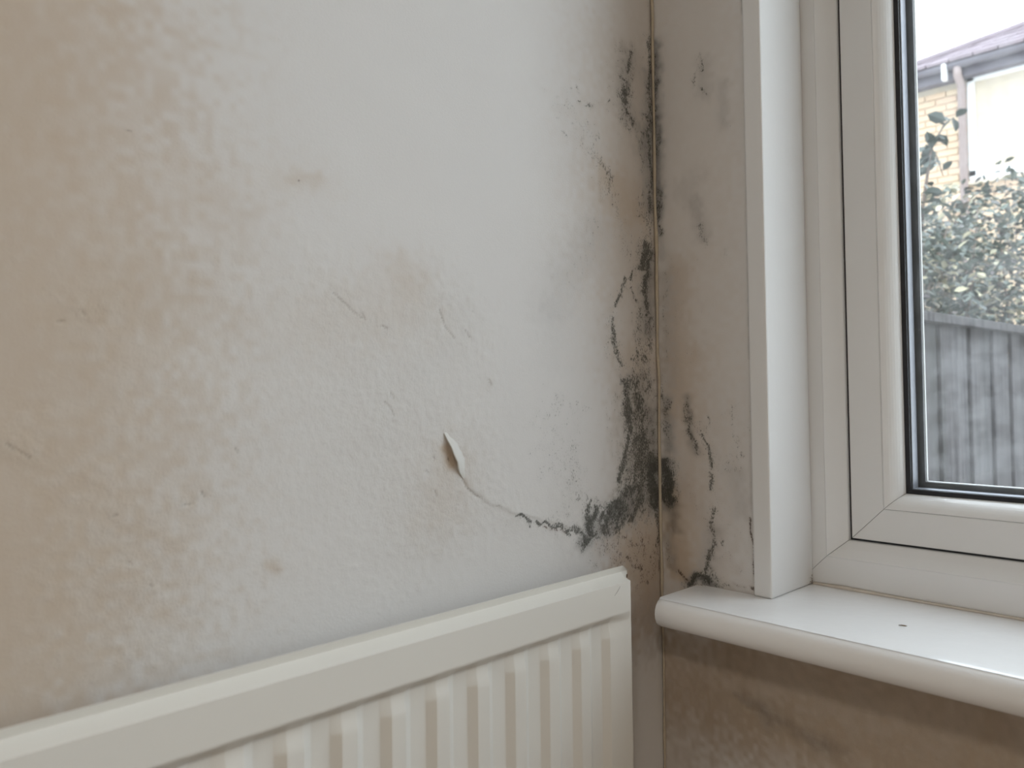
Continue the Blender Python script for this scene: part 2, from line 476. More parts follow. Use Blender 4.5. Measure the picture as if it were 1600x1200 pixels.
def glass_material(name, haze=.0, hazecol=(.9, .92, .95)):
    b = NB(name); nt = b.nt
    out = nt.nodes['Material Output']; nt.nodes.remove(b.p)
    tr = b.n('ShaderNodeBsdfTransparent'); tr.inputs[0].default_value = (.95, .97, .965, 1)
    gl = b.n('ShaderNodeBsdfGlossy'); gl.inputs['Roughness'].default_value = .02
    fr = b.n('ShaderNodeFresnel'); 
    ge = b.n('ShaderNodeNewGeometry')          # a pane has two faces: same reflectance from either side
    b.set(fr.inputs[0], b.math('SUBTRACT', 1.45, b.math('MULTIPLY', ge.outputs['Backfacing'], 1.45 - 1 / 1.45)))
    m = b.n('ShaderNodeMixShader'); nt.links.new(fr.outputs[0], m.inputs[0]); nt.links.new(tr.outputs[0], m.inputs[1]); nt.links.new(gl.outputs[0], m.inputs[2])
    last = m.outputs[0]
    if haze:
        ts = b.n('ShaderNodeBsdfTranslucent'); ts.inputs[0].default_value = (*hazecol, 1)
        n = b.noise(b.obj(), 30, 5, .7)
        m2 = b.n('ShaderNodeMixShader'); b.set(m2.inputs[0], b.math('MULTIPLY', b.sstep(n, .25, .75), haze)); nt.links.new(last, m2.inputs[1]); nt.links.new(ts.outputs[0], m2.inputs[2]); last = m2.outputs[0]
    nt.links.new(last, out.inputs[0])
    return b.m
M_GLASS = glass_material('clear_glass')
M_GLASS_DUSTY_VEIL = glass_material('dusty_veiled_glass', .055)  # thin patchy haze on the pane stands in for outdoor bloom


# ------------------------------------------------------------------ room shell
def marks_arrays(us, zs, strokes, squash):
    """rasterise the damp, mould and painted-shade marks onto a (u, z) grid; squash(u) is the viewing foreshortening used when measuring"""
    NU, NZ = len(us), len(zs); ch = np.zeros((6, NZ, NU), np.float32)
    for c, inten, r, q in strokes:
        r = max(r * 1e-4, .0007); P = np.array(q, float).reshape(-1, 2) * 1e-4
        k = squash(float(P[:, 0].mean())); m = 4.2 * r
        i0, i1 = np.searchsorted(us, [P[:, 0].min() - m / k, P[:, 0].max() + m / k]); j0, j1 = np.searchsorted(zs, [P[:, 1].min() - m, P[:, 1].max() + m])
        if i1 <= i0 or j1 <= j0: continue
        U, Z = np.meshgrid(us[i0:i1], zs[j0:j1])
        wob = (vnoise(U, Z, 160, 3) - .5) * .9 * r; wob2 = (vnoise(U, Z, 160, 4) - .5) * .9 * r
        if c in (0, 4): wob = wob + (vnoise(U, Z, 70, 13) - .5) * 1.7 * r; wob2 = wob2 + (vnoise(U, Z, 70, 14) - .5) * 1.7 * r
        U = (U + wob) * k; Z = Z + wob2; d = np.full(U.shape, 9.)
        if len(P) == 1: P = np.vstack([P, P + 1e-6])
        for a, b in zip(P[:-1], P[1:]):
            a = np.array((a[0] * k, a[1])); b = np.array((b[0] * k, b[1])); ab = b - a; L2 = max(ab @ ab, 1e-12)
            t = np.clip(((U - a[0]) * ab[0] + (Z - a[1]) * ab[1]) / L2, 0, 1)
            d = np.minimum(d, np.hypot(U - a[0] - t * ab[0], Z - a[1] - t * ab[1]))
        g = inten * np.exp(-(d / r) ** 2 * .95)
        if c == 0 and r > .002: g = np.maximum(.93 * g, .60 * inten * np.exp(-(d / (2.2 * r)) ** 2))   # thin halo of specks round each colony
        s = ch[c, j0:j1, i0:i1]
        if c in (1, 2, 3): s[:] = 1 - (1 - s) * (1 - g)
        else: s[:] = np.maximum(s, g)
    return ch

def set_marks(me, ch, n_total):
    for nm, idx in (('marks', (0, 1, 2, 3)), ('marks_fine', (4, 5, None, None))):
        A = np.zeros((n_total, 4), np.float32)
        for k, c in enumerate(idx):
            if c is not None: A[:ch[c].size, k] = ch[c].ravel()
        me.attributes.new(nm, 'FLOAT_COLOR', 'POINT').data.foreach_set('color', A.ravel())

def grid_wall(name, us, zs, place, disp, ch, mat, keep=None, boxes=()):
    """one wall: finely gridded room face (with displacement) plus the solid masonry boxes behind it"""
    NU, NZ = len(us), len(zs); U, Z = np.meshgrid(us, zs)
    V = place(U.ravel(), Z.ravel(), disp.ravel())
    ii, jj = np.meshgrid(np.arange(NU - 1), np.arange(NZ - 1)); a = (jj * NU + ii).ravel()
    F = np.stack([a, a + 1, a + NU + 1, a + NU], 1)
    if keep is not None: F = F[keep(((us[:-1] + us[1:]) / 2)[ii.ravel()], ((zs[:-1] + zs[1:]) / 2)[jj.ravel()])]
    BV, BF = [], []
    for (x0, x1, y0, y1, z0, z1) in boxes:
        o = len(V) + len(BV)
        BV += [(x, y, z) for x in (x0, x1) for y in (y0, y1) for z in (z0, z1)]
        BF += [[o + k for k in q] for q in ((0, 1, 3, 2), (4, 6, 7, 5), (0, 4, 5, 1), (2, 3, 7, 6), (0, 2, 6, 4), (1, 5, 7, 3))]
    if BV: V = np.vstack([V, np.array(BV)]); F = np.vstack([F, np.array(BF)])
    me = bpy.data.meshes.new(name)
    me.vertices.add(len(V)); me.vertices.foreach_set('co', V.astype(np.float32).ravel())
    me.loops.add(F.size); me.loops.foreach_set('vertex_index', F.astype(np.int32).ravel())
    me.polygons.add(len(F)); me.polygons.foreach_set('loop_start', np.arange(0, F.size, 4, dtype=np.int32)); me.polygons.foreach_set('loop_total', np.full(len(F), 4, np.int32))
    sm = np.ones(len(F), bool); sm[len(F) - len(BF):] = False
    me.polygons.foreach_set('use_smooth', sm)
    me.update(calc_edges=True); me.validate()
    set_marks(me, ch, len(V))
    return link_mesh(name, me, mat, None, 'structure')

# left wall (y = 0), the one with the radiator
us = np.concatenate([np.linspace(-3.4, -.80, 14), np.arange(-.784, 0, .0016), [0.0]])
zs = np.concatenate([np.linspace(0, .66, 6), np.arange(.69, .8985, .003), np.arange(.90, 1.70, .0016), np.linspace(1.72, 2.4, 6)])
ch = marks_arrays(us, zs, LEFT_MARKS, lambda u: .585 / math.hypot(u + .811, .585))
U, Z = np.meshgrid(us, zs)
rough = ch[2]
h = (vnoise(U, Z, 4, 1) - .5) * .003 + (vnoise(U, Z, 14, 2) - .5) * .0010 + (vnoise(U, Z, 40, 12) - .5) * .00025 * (1 + 3 * rough)
h += rough * ((vnoise(U, Z, 110, 5) - .5) * .00035 + (vnoise(U, Z, 300, 6) - .5) * .00055 + np.clip(vnoise(U, Z, 170, 8) - .80, 0, 1) * .0024)
LX = np.array([-.2748, -.3045, -.3327, -.3237, -.2975, -.2767, -.2462, -.1947, -.1492]); LZ = np.array([1.1534, 1.1277, 1.1045, 1.072, 1.0439, 1.0324, 1.0206, 1.0043, .9902])
xe = np.interp(Z, LZ[::-1], LX[::-1]) + (vnoise(U, Z, 110, 9) - .5) * .012
s = np.clip((U - xe) / .0022, 0, 1); zt = np.clip((Z - .985) / .015, 0, 1) * np.clip((1.16 - Z) / .04, 0, 1)
h += .0009 * s * zt * np.exp(-np.clip(U - xe, 0, 1) / .07)
h -= ch[5] * .0004
fade = np.clip((U + .80) / .03, 0, 1) * np.clip(-U / .01, 0, 1)
wall_left = grid_wall('wall_left', us, zs, lambda u, z, d: np.stack([u, -d, z], 1), h * fade, ch, M_WALL_LEFT, boxes=[(-3.4, .25, .004, .2, 0, 2.4)])

# peeling edge of the paint skin (a lifted flap) and the filler bead down the corner
FL = [(-.3365, 1.1065), (-.3350, 1.0995), (-.3333, 1.0940), (-.3298, 1.0851), (-.3268, 1.0789), (-.3237, 1.0726), (-.3198, 1.0680), (-.314, 1.0615)]
lift = [.0000, .0026, .0044, .0054, .0048, .0030, .0014, .0000]
reach = [.004, .012, .016, .018, .018, .015, .010, .004]
vs, fs = [], []
NC = 7
def wall_h(x, z):
    i = min(len(us) - 2, max(0, np.searchsorted(us, x) - 1)); j = min(len(zs) - 2, max(0, np.searchsorted(zs, z) - 1))
    return float((h * fade)[j, i])
for k, ((x, z), l, rc) in enumerate(zip(FL, lift, reach)):
    j = random.uniform(-.0008, .0008)
    for c in range(NC):
        t = c / (NC - 1)                       # 0 = free edge, 1 = still stuck to the wall
        X = x + j * (1 - t) + t * rc + l * .2 * (1 - t); Zk = z + t * .002
        vs.append((X, -wall_h(X, Zk) - .0003 - l * (1 - t) ** 1.6 + .0012 * t ** 2, Zk))
o = len(vs)
vs += [(x + .0002, y + .0005, z) for x, y, z in vs]
for s0 in (0, o):
    for k in range(len(FL) - 1):
        for c in range(NC - 1):
            a = s0 + k * NC + c; fs.append((a, a + 1, a + NC + 1, a + NC))
for k in range(len(FL) - 1): fs.append((k * NC, (k + 1) * NC, o + (k + 1) * NC, o + k * NC))
tag(py_mesh('paint_flap', vs, fs, M_FLAP, wall_left, smooth=True), 'lifted curling flap of white paint')
bm = bmesh.new()
zz = np.arange(.30, 1.72, .008)
add_tube(bm, [(-.0012 - .0012 * vnoise(np.array([z]), np.array([1.]), 30, 21)[0], -.0018 - .0016 * vnoise(np.array([z]), np.array([2.]), 22, 22)[0], z) for z in zz],
         [(1.0 if z > .9 else .6) * .0013 + .0012 * vnoise(np.array([z]), np.array([3.]), 35, 23)[0] for z in zz], 8)
tag(bm_obj('corner_filler', bm, M_BEAD, wall_left, smooth=True), 'pale filler bead down the corner')

# window wall (x = 0) with the window opening
WY0, WY1, WZ0, WZ1 = -2.082, -.128, .886, 2.33
us = np.array(sorted(set(np.round(np.concatenate([[-2.3], [WY0], np.linspace(-1.9, -.54, 10), np.arange(-.52, -.132, .004), [WY1], np.arange(-.1265, 0, .0015), [0.0]]), 5))))
zs = np.array(sorted(set(np.round(np.concatenate([np.linspace(0, .66, 6), np.arange(.69, .884, .003), [WZ0], np.arange(.888, 1.70, .0016), np.linspace(1.72, 2.2, 4), [WZ1], [2.4]]), 5))))
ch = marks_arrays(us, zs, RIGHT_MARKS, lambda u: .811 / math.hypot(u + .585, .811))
U, Z = np.meshgrid(us, zs)
h = (vnoise(U, Z, 6, 31) - .5) * .002 + (vnoise(U, Z, 25, 32) - .5) * .0008 + (vnoise(U, Z, 90, 33) - .5) * .0003
# shallow dragged ridges in the filler
for yy, zb, zt_ in ((-.0195, .95, 1.09), (-.0235, .98, 1.03), (-.1262, .93, 1.06)):
    h += .0007 * np.exp(-((U - yy - (Z - 1) * .03) / .0012) ** 2) * np.clip((Z - zb) / .02, 0, 1) * np.clip((zt_ - Z) / .02, 0, 1)
fade = np.clip((U + .56) / .03, 0, 1) * np.clip(-U / .008, 0, 1)
hole = lambda u, z: ~((u > WY0) & (u < WY1) & (z > WZ0) & (z < WZ1))
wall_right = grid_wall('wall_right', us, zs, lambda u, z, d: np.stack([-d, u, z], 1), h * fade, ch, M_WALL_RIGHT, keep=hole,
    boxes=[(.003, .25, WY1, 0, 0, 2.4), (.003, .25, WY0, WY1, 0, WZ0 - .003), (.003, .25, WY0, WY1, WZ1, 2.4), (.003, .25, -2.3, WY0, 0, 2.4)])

box('wall_back', (-3.6, -3.4, -2.5, .2, 0, 2.4), M_ROOM, kind='structure')
box('wall_front', (-3.4, .25, -2.5, -2.3, 0, 2.4), M_ROOM, kind='structure')
box('floor', (-3.6, .25, -2.5, .2, -.1, 0), M_FLOOR, kind='structure')
box('ceiling', (-3.6, .25, -2.5, .2, 2.4, 2.5), M_CEIL, kind='structure')


# ------------------------------------------------------------------ window reveal lining
def prism(name, poly, axis_pts, mat, parent=None, kind=None, bev=0):
    pass

# L board down the left side of the opening: front edge faces the room, broad face lines the reveal
bm = bmesh.new(); add_box(bm, -.006, .0915, -.1495, -.1275, .9156, 2.328, bev=.0022)
tag(bm_obj('trim_1', bm, M_TRIM, None, 'structure'), 'white plastic reveal board beside the mouldy plaster')
bm = bmesh.new(); add_box(bm, -.006, .0915, -2.081, -2.061, .9156, 2.328, bev=.0022)
bm_obj('trim_2', bm, M_TRIM, None, 'structure')
bm = bmesh.new(); add_box(bm, -.006, .0915, -2.060, -.150, 2.308, 2.328, bev=.0022)
bm_obj('trim_3', bm, M_TRIM, None, 'structure')

# ------------------------------------------------------------------ window
window = tag(empty('window_1', (.09, -1.1, .9156)), 'white plastic double glazed casement window', None, None, 'structure')
WIN_OFF = Vector(window.location)
RY0, RY1, RZ0, RZ1 = -.1323, -2.078, .9158, 2.326     # outer rectangle of the frame: left, right, bottom, top
def mitred(name, profile, mat, gap=.0002, smooth_ids=(), label=None):
    """four mitred members of a rectangular frame; profile = closed polygon of (inset from the outer rectangle, depth x)"""
    def pt(side, end, d, x):
        e = gap
        if side == 'left':   y, z = RY0 - d, (RZ0 + d + e if end == 0 else RZ1 - d - e)
        if side == 'right':  y, z = RY1 + d, (RZ0 + d + e if end == 0 else RZ1 - d - e)
        if side == 'bottom': z, y = RZ0 + d, (RY0 - d - e if end == 0 else RY1 + d + e)
        if side == 'top':    z, y = RZ1 - d, (RY0 - d - e if end == 0 else RY1 + d + e)
        return Vector((x, y, z)) - WIN_OFF
    n = len(profile)
    for side in ('left', 'bottom', 'right', 'top'):
        vs = [pt(side, e, d, x) for e in (0, 1) for d, x in profile]
        fs = [(k, (k + 1) % n, n + (k + 1) % n, n + k) for k in range(n)] + [tuple(range(n))[::-1], tuple(range(n, 2 * n))]
        o = py_mesh(name, vs, fs, mat, window)
        if label: o['label'] = label
        m = o.modifiers.new('soft', 'BEVEL'); m.width = .0006; m.segments = 2; m.limit_method = 'ANGLE'; m.angle_limit = R(25)
FR = [(0, .0915), (.0335, .0915), (.0341, .0906), (.0345, .0910), (.0430, .1005), (.0510, .1100), (.0515, .112), (.0515, .128), (.040, .130), (.040, .188), (0, .188)]
mitred('frame_member', FR, M_UPVC)
mitred('seal', [(.0508, .1165), (.0545, .1165), (.0545, .127), (.0508, .127)], M_GASKET, gap=0)
SASH = [(.0538, .1142), (.0545, .1132), (.0905, .1132), (.0905, .158), (.1100, .1645), (.1194, .1658), (.1200, .1675), (.112, .184), (.0538, .184)]
mitred('sash_member', SASH, M_UPVC)
BEADP = [(.0908, .1125), (.0918, .1121)] + [(.0918 + .0157 * (math.sin(a) * .55 + a / (math.pi / 2) * .45), .1123 + .0205 * ((1 - math.cos(a)) * .6 + a / (math.pi / 2) * .4)) for a in [math.pi / 2 * k / 8 for k in range(1, 9)]] + [(.1077, .1350), (.0908, .1350)]
mitred('glazing_bead', BEADP, M_UPVC, gap=.00015)
mitred('inner_gasket', [(.1072, .1338), (.1128, .1338), (.1128, .1360), (.1072, .1360)], M_GASKET, gap=0)
mitred('spacer_bar', [(.1068, .1404), (.1132, .1404), (.1132, .1560), (.1068, .1560)], M_SPACER, gap=0)
mitred('outer_gasket', [(.1068, .1604), (.1192, .1604), (.1192, .1640), (.1068, .1640)], M_GASKET, gap=0)
for nm, x0, x1, mat in (('pane', .1362, .1402, M_GLASS), ('pane', .1562, .1602, M_GLASS_DUSTY_VEIL)):
    o = box(nm, (x0 - WIN_OFF.x, x1 - WIN_OFF.x, RY0 - .1066 - WIN_OFF.y, RY1 + .1066 - WIN_OFF.y, RZ0 + .1066 - WIN_OFF.z, RZ1 - .1066 - WIN_OFF.z), mat, window)
    o['label'] = 'inner glass pane' if x0 < .15 else 'dusty outer glass pane with an added bloom veil'

# ------------------------------------------------------------------ window sill: a bullnosed board notched round the reveal
bm = bmesh.new()
prof = []
zt, zb, xf = .9154, .8835, -.0925
prof += [(-.078, zt), (-.0835, zt - .0008)]
for k in range(1, 10):
    a = R(90 - 18 * k) if False else R(90) - R(180) * k / 10
    prof.append((-.0765 - .0160 * math.cos(a) ** .8 if math.cos(a) > 0 else -.0765, (zt + zb) / 2 + (zt - zb) / 2 * math.sin(a) * .985))
prof += [(-.078, zb), (-.002, zb), (-.002, zt)]
ys = [-2.14, -2.12] + list(np.linspace(-2.0, -.10, 18)) + [-.062, -.0575, -.0555]
rings = []
for y in ys:
    e = 0.0 if y < -.0570 else (.0015 if y < -.0556 else .0035)
    rings.append([bm.verts.new((x + (e if x < -.08 else 0), y, z)) for x, z in prof])
for a, b in zip(rings[:-1], rings[1:]):
    for k in range(len(prof)):
        bm.faces.new((a[k], b[k], b[(k + 1) % len(prof)], a[(k + 1) % len(prof)]))
bm.faces.new(rings[0]); bm.faces.new(rings[-1][::-1])
for f in bm.faces: f.smooth = True
add_box(bm, -.0022, .100, -2.080, -.1285, zb + .003, zt)
sill = bm_obj('window_sill', bm, M_SILL)
ws = sill.modifiers.new('edge', 'EDGE_SPLIT'); ws.split_angle = R(40)
tag(sill, 'glossy white bullnosed window sill board under the casement window', 'window sill')
vs, fs = [], []
N = 60
for k in range(N + 1):
    y = -.150 - 1.90 * (k / N) ** 1.8; w = .0022 + .0022 * vnoise(np.array([y]), np.array([0.]), 25, 41)[0]
    vs += [(.0905, y, .9156), (.0905 - w, y, .9156), (.0905 - w * .55, y, .9160 + w * .35), (.0905, y, .9158 + w * .8)]
for k in range(N):
    for c in range(4):
        a = k * 4; fs.append((a + c, a + (c + 1) % 4, a + 4 + (c + 1) % 4, a + 4 + c))
fs += [(0, 1, 2, 3), tuple(range(N * 4, N * 4 + 4))[::-1]]
tag(py_mesh('sealant_bead', vs, fs, M_SEAL, sill, smooth=True), 'yellowed sealant line')

# ------------------------------------------------------------------ radiator
XR, XL = -.1240, -1.075; ZT, ZBOT = .9572, .36
YFL, YF = -.045, -.0625; DEP = .0095
rad = tag(empty('radiator', (-.6, -.04, ZBOT)), 'white pressed steel panel radiator on the left wall', 'radiator')
RO = Vector(rad.location)
PITCH_F = .0450; G0 = -.1740
xs = set([XR, XL])
inset_x = .0090           # flat flange outside the shoulder
SHX = .0075
xe_r, xe_l = XR - inset_x, XL + inset_x
xs |= {xe_r, xe_l, xe_r - .002, xe_l + .002, xe_r - SHX, xe_l + SHX, xe_r - SHX - .003, xe_l + SHX + .003}
ng = int((-.174 + .060 - XL - .05) / PITCH_F)
FX0, FX1 = G0 + .0035 + .004, G0 - ng * PITCH_F - .0045
for k in range(ng + 1):
    g = G0 - k * PITCH_F
    for d in (.0062, .0046, .0038, -.0038, -.0046, -.0062): xs.add(g + d)           # left-facing rise
    if k < ng:
        e = g - .0235                                                                 # fall on the window side of the next rib
        for d in (.0050, .0042, .0035, -.0035, -.0042, -.0050): xs.add(e + d)
xs = sorted(xs)
ZF_T, ZF_B = .9150, .42
zlist = [ZT, ZT - .0058, ZT - .0064, ZT - .0068, ZT - .0073, ZT - .0094, ZT - .0115, ZT - .0120, ZT - .0126, ZT - .0140, ZF_T + .001, ZF_T, ZF_T - .0015, ZF_T - .005, ZF_T - .0085, ZF_T - .0100, ZF_T - .0106, ZF_T - .0125, ZF_T - .0150, ZF_T - .0175, ZF_T - .0200, ZF_T - .0225, ZF_T - .0250, ZF_T - .0272,
         .85, .75, .65, .55, ZF_B + .0272, ZF_B + .0225, ZF_B + .0175, ZF_B + .0125, ZF_B + .0106, ZF_B + .0100, ZF_B + .0085, ZF_B + .005, ZF_B + .0015, ZF_B, ZBOT + .0140, ZBOT + .0126, ZBOT + .0120, ZBOT + .0094, ZBOT + .0068, ZBOT + .0058, ZBOT]
sst = lambda t: (lambda q: q * q * (3 - 2 * q))(min(1, max(0, t)))
def lin(t): return min(1, max(0, t))
def rib(x):
    """0 in the valley, 1 on a rib top; going right: rise (faces left), flat top, fall (faces the window), valley"""
    ph = (x - G0) % PITCH_F
    w = .0040
    up_ = lin((ph + w) / (2 * w)) if ph < PITCH_F / 2 else lin((ph - PITCH_F + w) / (2 * w))
    e = PITCH_F - .0235
    if ph <= e - w or ph >= e + w:
        if ph < e: return up_ if ph < w else 1.0
        return up_ if ph > PITCH_F - w else 0.0
    return 1 - lin((ph - e + w) / (2 * w))
def rad_y(x, z):
    sx_ = min(lin((xe_r - x) / SHX), lin((x - xe_l) / SHX)); sz_ = min(lin((ZT - .0068 - z) / .0052), lin((z - ZBOT - .0068) / .0052))
    s_ = min(sx_, sst(sz_) * .25 + sz_ * .75)
    y = YFL + (YF - YFL) * s_ - .0024 * lin((z - ZT + .0064) / .0064)      # the seam flange leans out at its top
    fz = min(lin((ZF_T - z) / .0100), lin((z - ZF_B) / .0100)); fx = lin((FX0 + .0005 - x) / .0005)
    inside = min(1, fz) * (1 if FX1 <= x <= FX0 else 0)
    if inside > 0:
        rz = min(sst((ZF_T - .0102 - z) / .017), sst((z - ZF_B - .0102) / .017))
        rz = .55 * sst(inside) + .45 * rz
        y += DEP * sst(inside) * (1 - .58 * rz * rib(x))
    return y
# right border of the fluted field: last rise runs up onto the flat border
nx, nz = len(xs), len(zlist)
vs = []
for z in zlist:
    for x in xs:
        xx, zz_ = x, z
        if z > ZT - .003 and x > XR - .0001: xx, zz_ = XR, ZT - .0065      # clipped corner
        vs.append((xx - RO.x, rad_y(x, z) - RO.y, zz_ - RO.z))
fs = [(j * nx + i, j * nx + i + 1, (j + 1) * nx + i + 1, (j + 1) * nx + i) for j in range(nz - 1) for i in range(nx - 1)]
off = len(vs)
vs += [(x, -.0430 - RO.y if z + RO.z < ZT - .006 else y + .0016, z) for x, y, z in vs]
fs += [tuple(off + v for v in q[::-1]) for q in fs]
bd = [i for i in range(nx)] + [j * nx + nx - 1 for j in range(1, nz)] + [(nz - 1) * nx + i for i in range(nx - 2, -1, -1)] + [j * nx for j in range(nz - 2, 0, -1)]
fs += [(bd[k], bd[(k + 1) % len(bd)], off + bd[(k + 1) % len(bd)], off + bd[k]) for k in range(len(bd))]
pm = py_mesh('front_panel', vs, fs, M_RAD, rad, smooth=True)
es = pm.modifiers.new('edge', 'EDGE_SPLIT'); es.split_angle = R(24)
box('back_panel', (XL + .012 - RO.x, XR - .012 - RO.x, -.0428 - RO.y, -.0300 - RO.y, ZBOT + .008 - RO.z, ZT - .010 - RO.z), M_RAD, rad, bev=.003)
for bx in (-.30, -.90):
    bm = bmesh.new(); add_box(bm, bx - .015, bx + .015, -.0305, -.006, .44, .86); add_box(bm, bx - .03, bx + .03, -.008, -.0026, .44, .86)
    bmesh.ops.translate(bm, verts=bm.verts, vec=-RO); bm_obj('bracket', bm, M_RAD, rad)
bm = bmesh.new()
cx, cz = -.1238, .9450
for k in range(7):
    a = k / 7 * 6.283; r_ = random.uniform(.0016, .0027)
    bm.verts.new((cx + r_ * math.cos(a) * .5 - .0006, YFL - .0007, cz + r_ * math.sin(a)))
f_ = bm.faces.new(bm.verts); ex = bmesh.ops.extrude_face_region(bm, geom=[f_]); bmesh.ops.translate(bm, vec=(0, .0012, 0), verts=[v for v in ex['geom'] if isinstance(v, bmesh.types.BMVert)])
bmesh.ops.translate(bm, verts=bm.verts, vec=-RO); tag(bm_obj('rust_chip', bm, M_RUST, rad), 'brown rust chip at the corner')
bm = bmesh.new(); add_tube(bm, [(-.1672, YF - .00005, .9345), (-.1620, YF - .00015, .9382), (-.1575, YF - .00005, .9425)], [.0002, .0004, .0002], 5)
bmesh.ops.translate(bm, verts=bm.verts, vec=-RO); tag(bm_obj('scratch', bm, M_SCRATCH, rad), 'fine grey scratch')

# crumb lying on the sill
bm = bmesh.new(); add_tube(bm, [(-.0092, -.2820, .9160), (-.0085, -.2845, .9163), (-.0072, -.2872, .9161), (-.0062, -.2886, .9159)], [.0003, .0006, .0006, .0002], 6)
tag(bm_obj('flake', bm, M_FLAKE, None, smooth=True), 'tiny brown dead flake lying on the white sill', 'debris')

# ------------------------------------------------------------------ added ceiling lamp (unseen, fills the room from behind the camera)
lamp = tag(empty('added_fill_lamp', (-2.0, -1.4, 2.4)), 'unseen round white ceiling lamp added as fill light', 'lamp')
LO = Vector(lamp.location)
bm = bmesh.new(); add_tube(bm, [(0, 0, 0), (0, 0, -.02)], .09, 24); bm_obj('base', bm, M_CEIL, lamp)
b = NB('fill_lamp_glass'); b.set(b.p.inputs['Base Color'], (.9, .85, .75)); b.set(b.p.inputs['Emission Color'], (1.0, .84, .66)); b.p.inputs['Emission Strength'].default_value = .5
bm = bmesh.new(); add_tube(bm, [(0, 0, -.021), (0, 0, -.05), (0, 0, -.08), (0, 0, -.10)], [.15, .15, .13, .08], 32); bm_obj('shade', bm, b.m, lamp, smooth=True)
ld = bpy.data.lights.new('fill_light', 'AREA'); ld.shape = 'DISK'; ld.size = .36; ld.energy = FILL_LAMP_POWER; ld.color = (1.0, .91, .80); ld.spread = R(180)
lo = bpy.data.objects.new('fill_light', ld); COL.objects.link(lo); lo.parent = lamp; lo.location = (0, 0, -.105)

# ------------------------------------------------------------------ outside
M_PAVE = plain('pale_concrete', (.50, .49, .47), .9, .2, var=.2, scale=6)
M_BRICK = NB('buff_brick'); _oi = M_BRICK.n('ShaderNodeObjectInfo'); _v = M_BRICK.obj(); _n = M_BRICK.noise(_v, 30, 4, .7)
_c = M_BRICK.mix(_oi.outputs['Random'], (.60, .43, .31), (.66, .54, .38)); _c = M_BRICK.mix(M_BRICK.math('MULTIPLY', _n, .5), _c, (.50, .37, .28)); M_BRICK = M_BRICK.done(_c, .9, .2)
M_BRICKS = NB('buff_bricks'); _v = M_BRICKS.obj(); _c = M_BRICKS.mix(M_BRICKS.noise(_v, 3.3, 5, .8), (.60, .43, .31), (.66, .53, .37)); M_BRICKS = M_BRICKS.done(_c, .9, .2)
M_MORTAR = plain('grey_mortar', (.56, .49, .40), .95, .1, var=.15, scale=12)
M_HWHITE = plain('white_plastic', (.85, .85, .85), .4, .4, var=.03)
M_BACKING = plain('white_backing', (.86, .89, .89), .8, .2, var=.02)
M_GUTTER = plain('dark_gutter', (.15, .14, .165), .6, .3, var=.2, scale=9)
M_PIPE = plain('brown_downpipe', (.36, .29, .28), .6, .3, var=.15, scale=9)
M_TILE = plain('brown_roof_tile', (.26, .215, .24), .9, .2, var=.3, scale=5)

box('ground', (-20, 30, -20, 20, -.25, -.15), M_PAVE, kind='structure')

HX = 9.0
house = tag(empty('house', (HX, -1.6, -.15)), 'buff brick house with brown hipped roof seen through the window', 'house')
HO = Vector(house.location)
def hbox(name, dims, mat, parent=None, bev=0, kind=None, label=None):
    bm = bmesh.new(); add_box(bm, *dims, bev=bev); bmesh.ops.translate(bm, verts=bm.verts, vec=-HO)
    o = bm_obj(name, bm, mat, parent or house, kind)
    if label: o['label'] = label
    return o
hw = hbox('wall', (HX + .012, HX + 6, -1.0, 2.90, -.15, 4.62), M_MORTAR)
bm = bmesh.new(); add_box(bm, -.05, .05, -.1075, .1075, -.0325, .0325, bev=.004)
bmesh.ops.recalc_face_normals(bm, faces=bm.faces); brick_me = bpy.data.meshes.new('brick'); bm.to_mesh(brick_me); bm.free(); brick_me.materials.append(M_BRICK)
bs = bmesh.new()
WIN = (2.235, .75, 3.38, 4.535)     # the upstairs window of the house: y left, y right, z bottom, z top
nb = 0
for row in range(61):
    z = -.10 + row * .075
    y = 2.895 - .1075 - (.1125 if row % 2 else 0)
    while y > -.9:
        hit = WIN[1] - .10 < y < WIN[0] + .10 and WIN[2] - .08 < z < WIN[3] + .04
        if not hit:
            vis = (y > 2.20 and z > 2.35) or (1.45 < y <= 2.25 and 2.75 < z < 3.4)
            if vis and nb < 295:
                o = bpy.data.objects.new('brick', brick_me); COL.objects.link(o); o.parent = hw; o.location = Vector((HX + .046 - random.uniform(0, .006), y, z)) - HO; nb += 1
            elif z > 1.0:
                m = Matrix.Translation(Vector((HX + .05, y, z)) - HO) @ Matrix.Diagonal((.09, .215, .065, 1)); bmesh.ops.create_cube(bs, size=1, matrix=m)
        y -= .225
bm_obj('brickwork', bs, M_BRICKS, hw, 'stuff')
hwin = hbox('window', (HX - .01, HX + .06, WIN[1], WIN[0], WIN[2] - .03, WIN[2] + .02), M_HWHITE, label='white framed upstairs window')
bm = bmesh.new()
y0, y1, z0, z1 = WIN
for d in ((HX - .02, HX + .06, y0 - .075, y0, z0, z1), (HX - .02, HX + .06, y1, y1 + .075, z0, z1), (HX - .02, HX + .06, y1, y0, z1 - .075, z1), (HX - .02, HX + .06, y1, y0, z0 + .02, z0 + .095), (HX - .02, HX + .06, (y0 + y1) / 2 - .04, (y0 + y1) / 2 + .04, z0, z1)): add_box(bm, *d, bev=.006)
bmesh.ops.translate(bm, verts=bm.verts, vec=-HO); bm_obj('frame', bm, M_HWHITE, hwin)
hbox('pane', (HX + .012, HX + .018, y1 + .07, y0 - .07, z0 + .09, z1 - .07), M_GLASS, hwin)
hbox('backing_panel', (HX + .04, HX + .05, y1 + .07, y0 - .07, z0 + .09, z1 - .07), M_BACKING, hwin)  # added flat white panel that makes the window read white
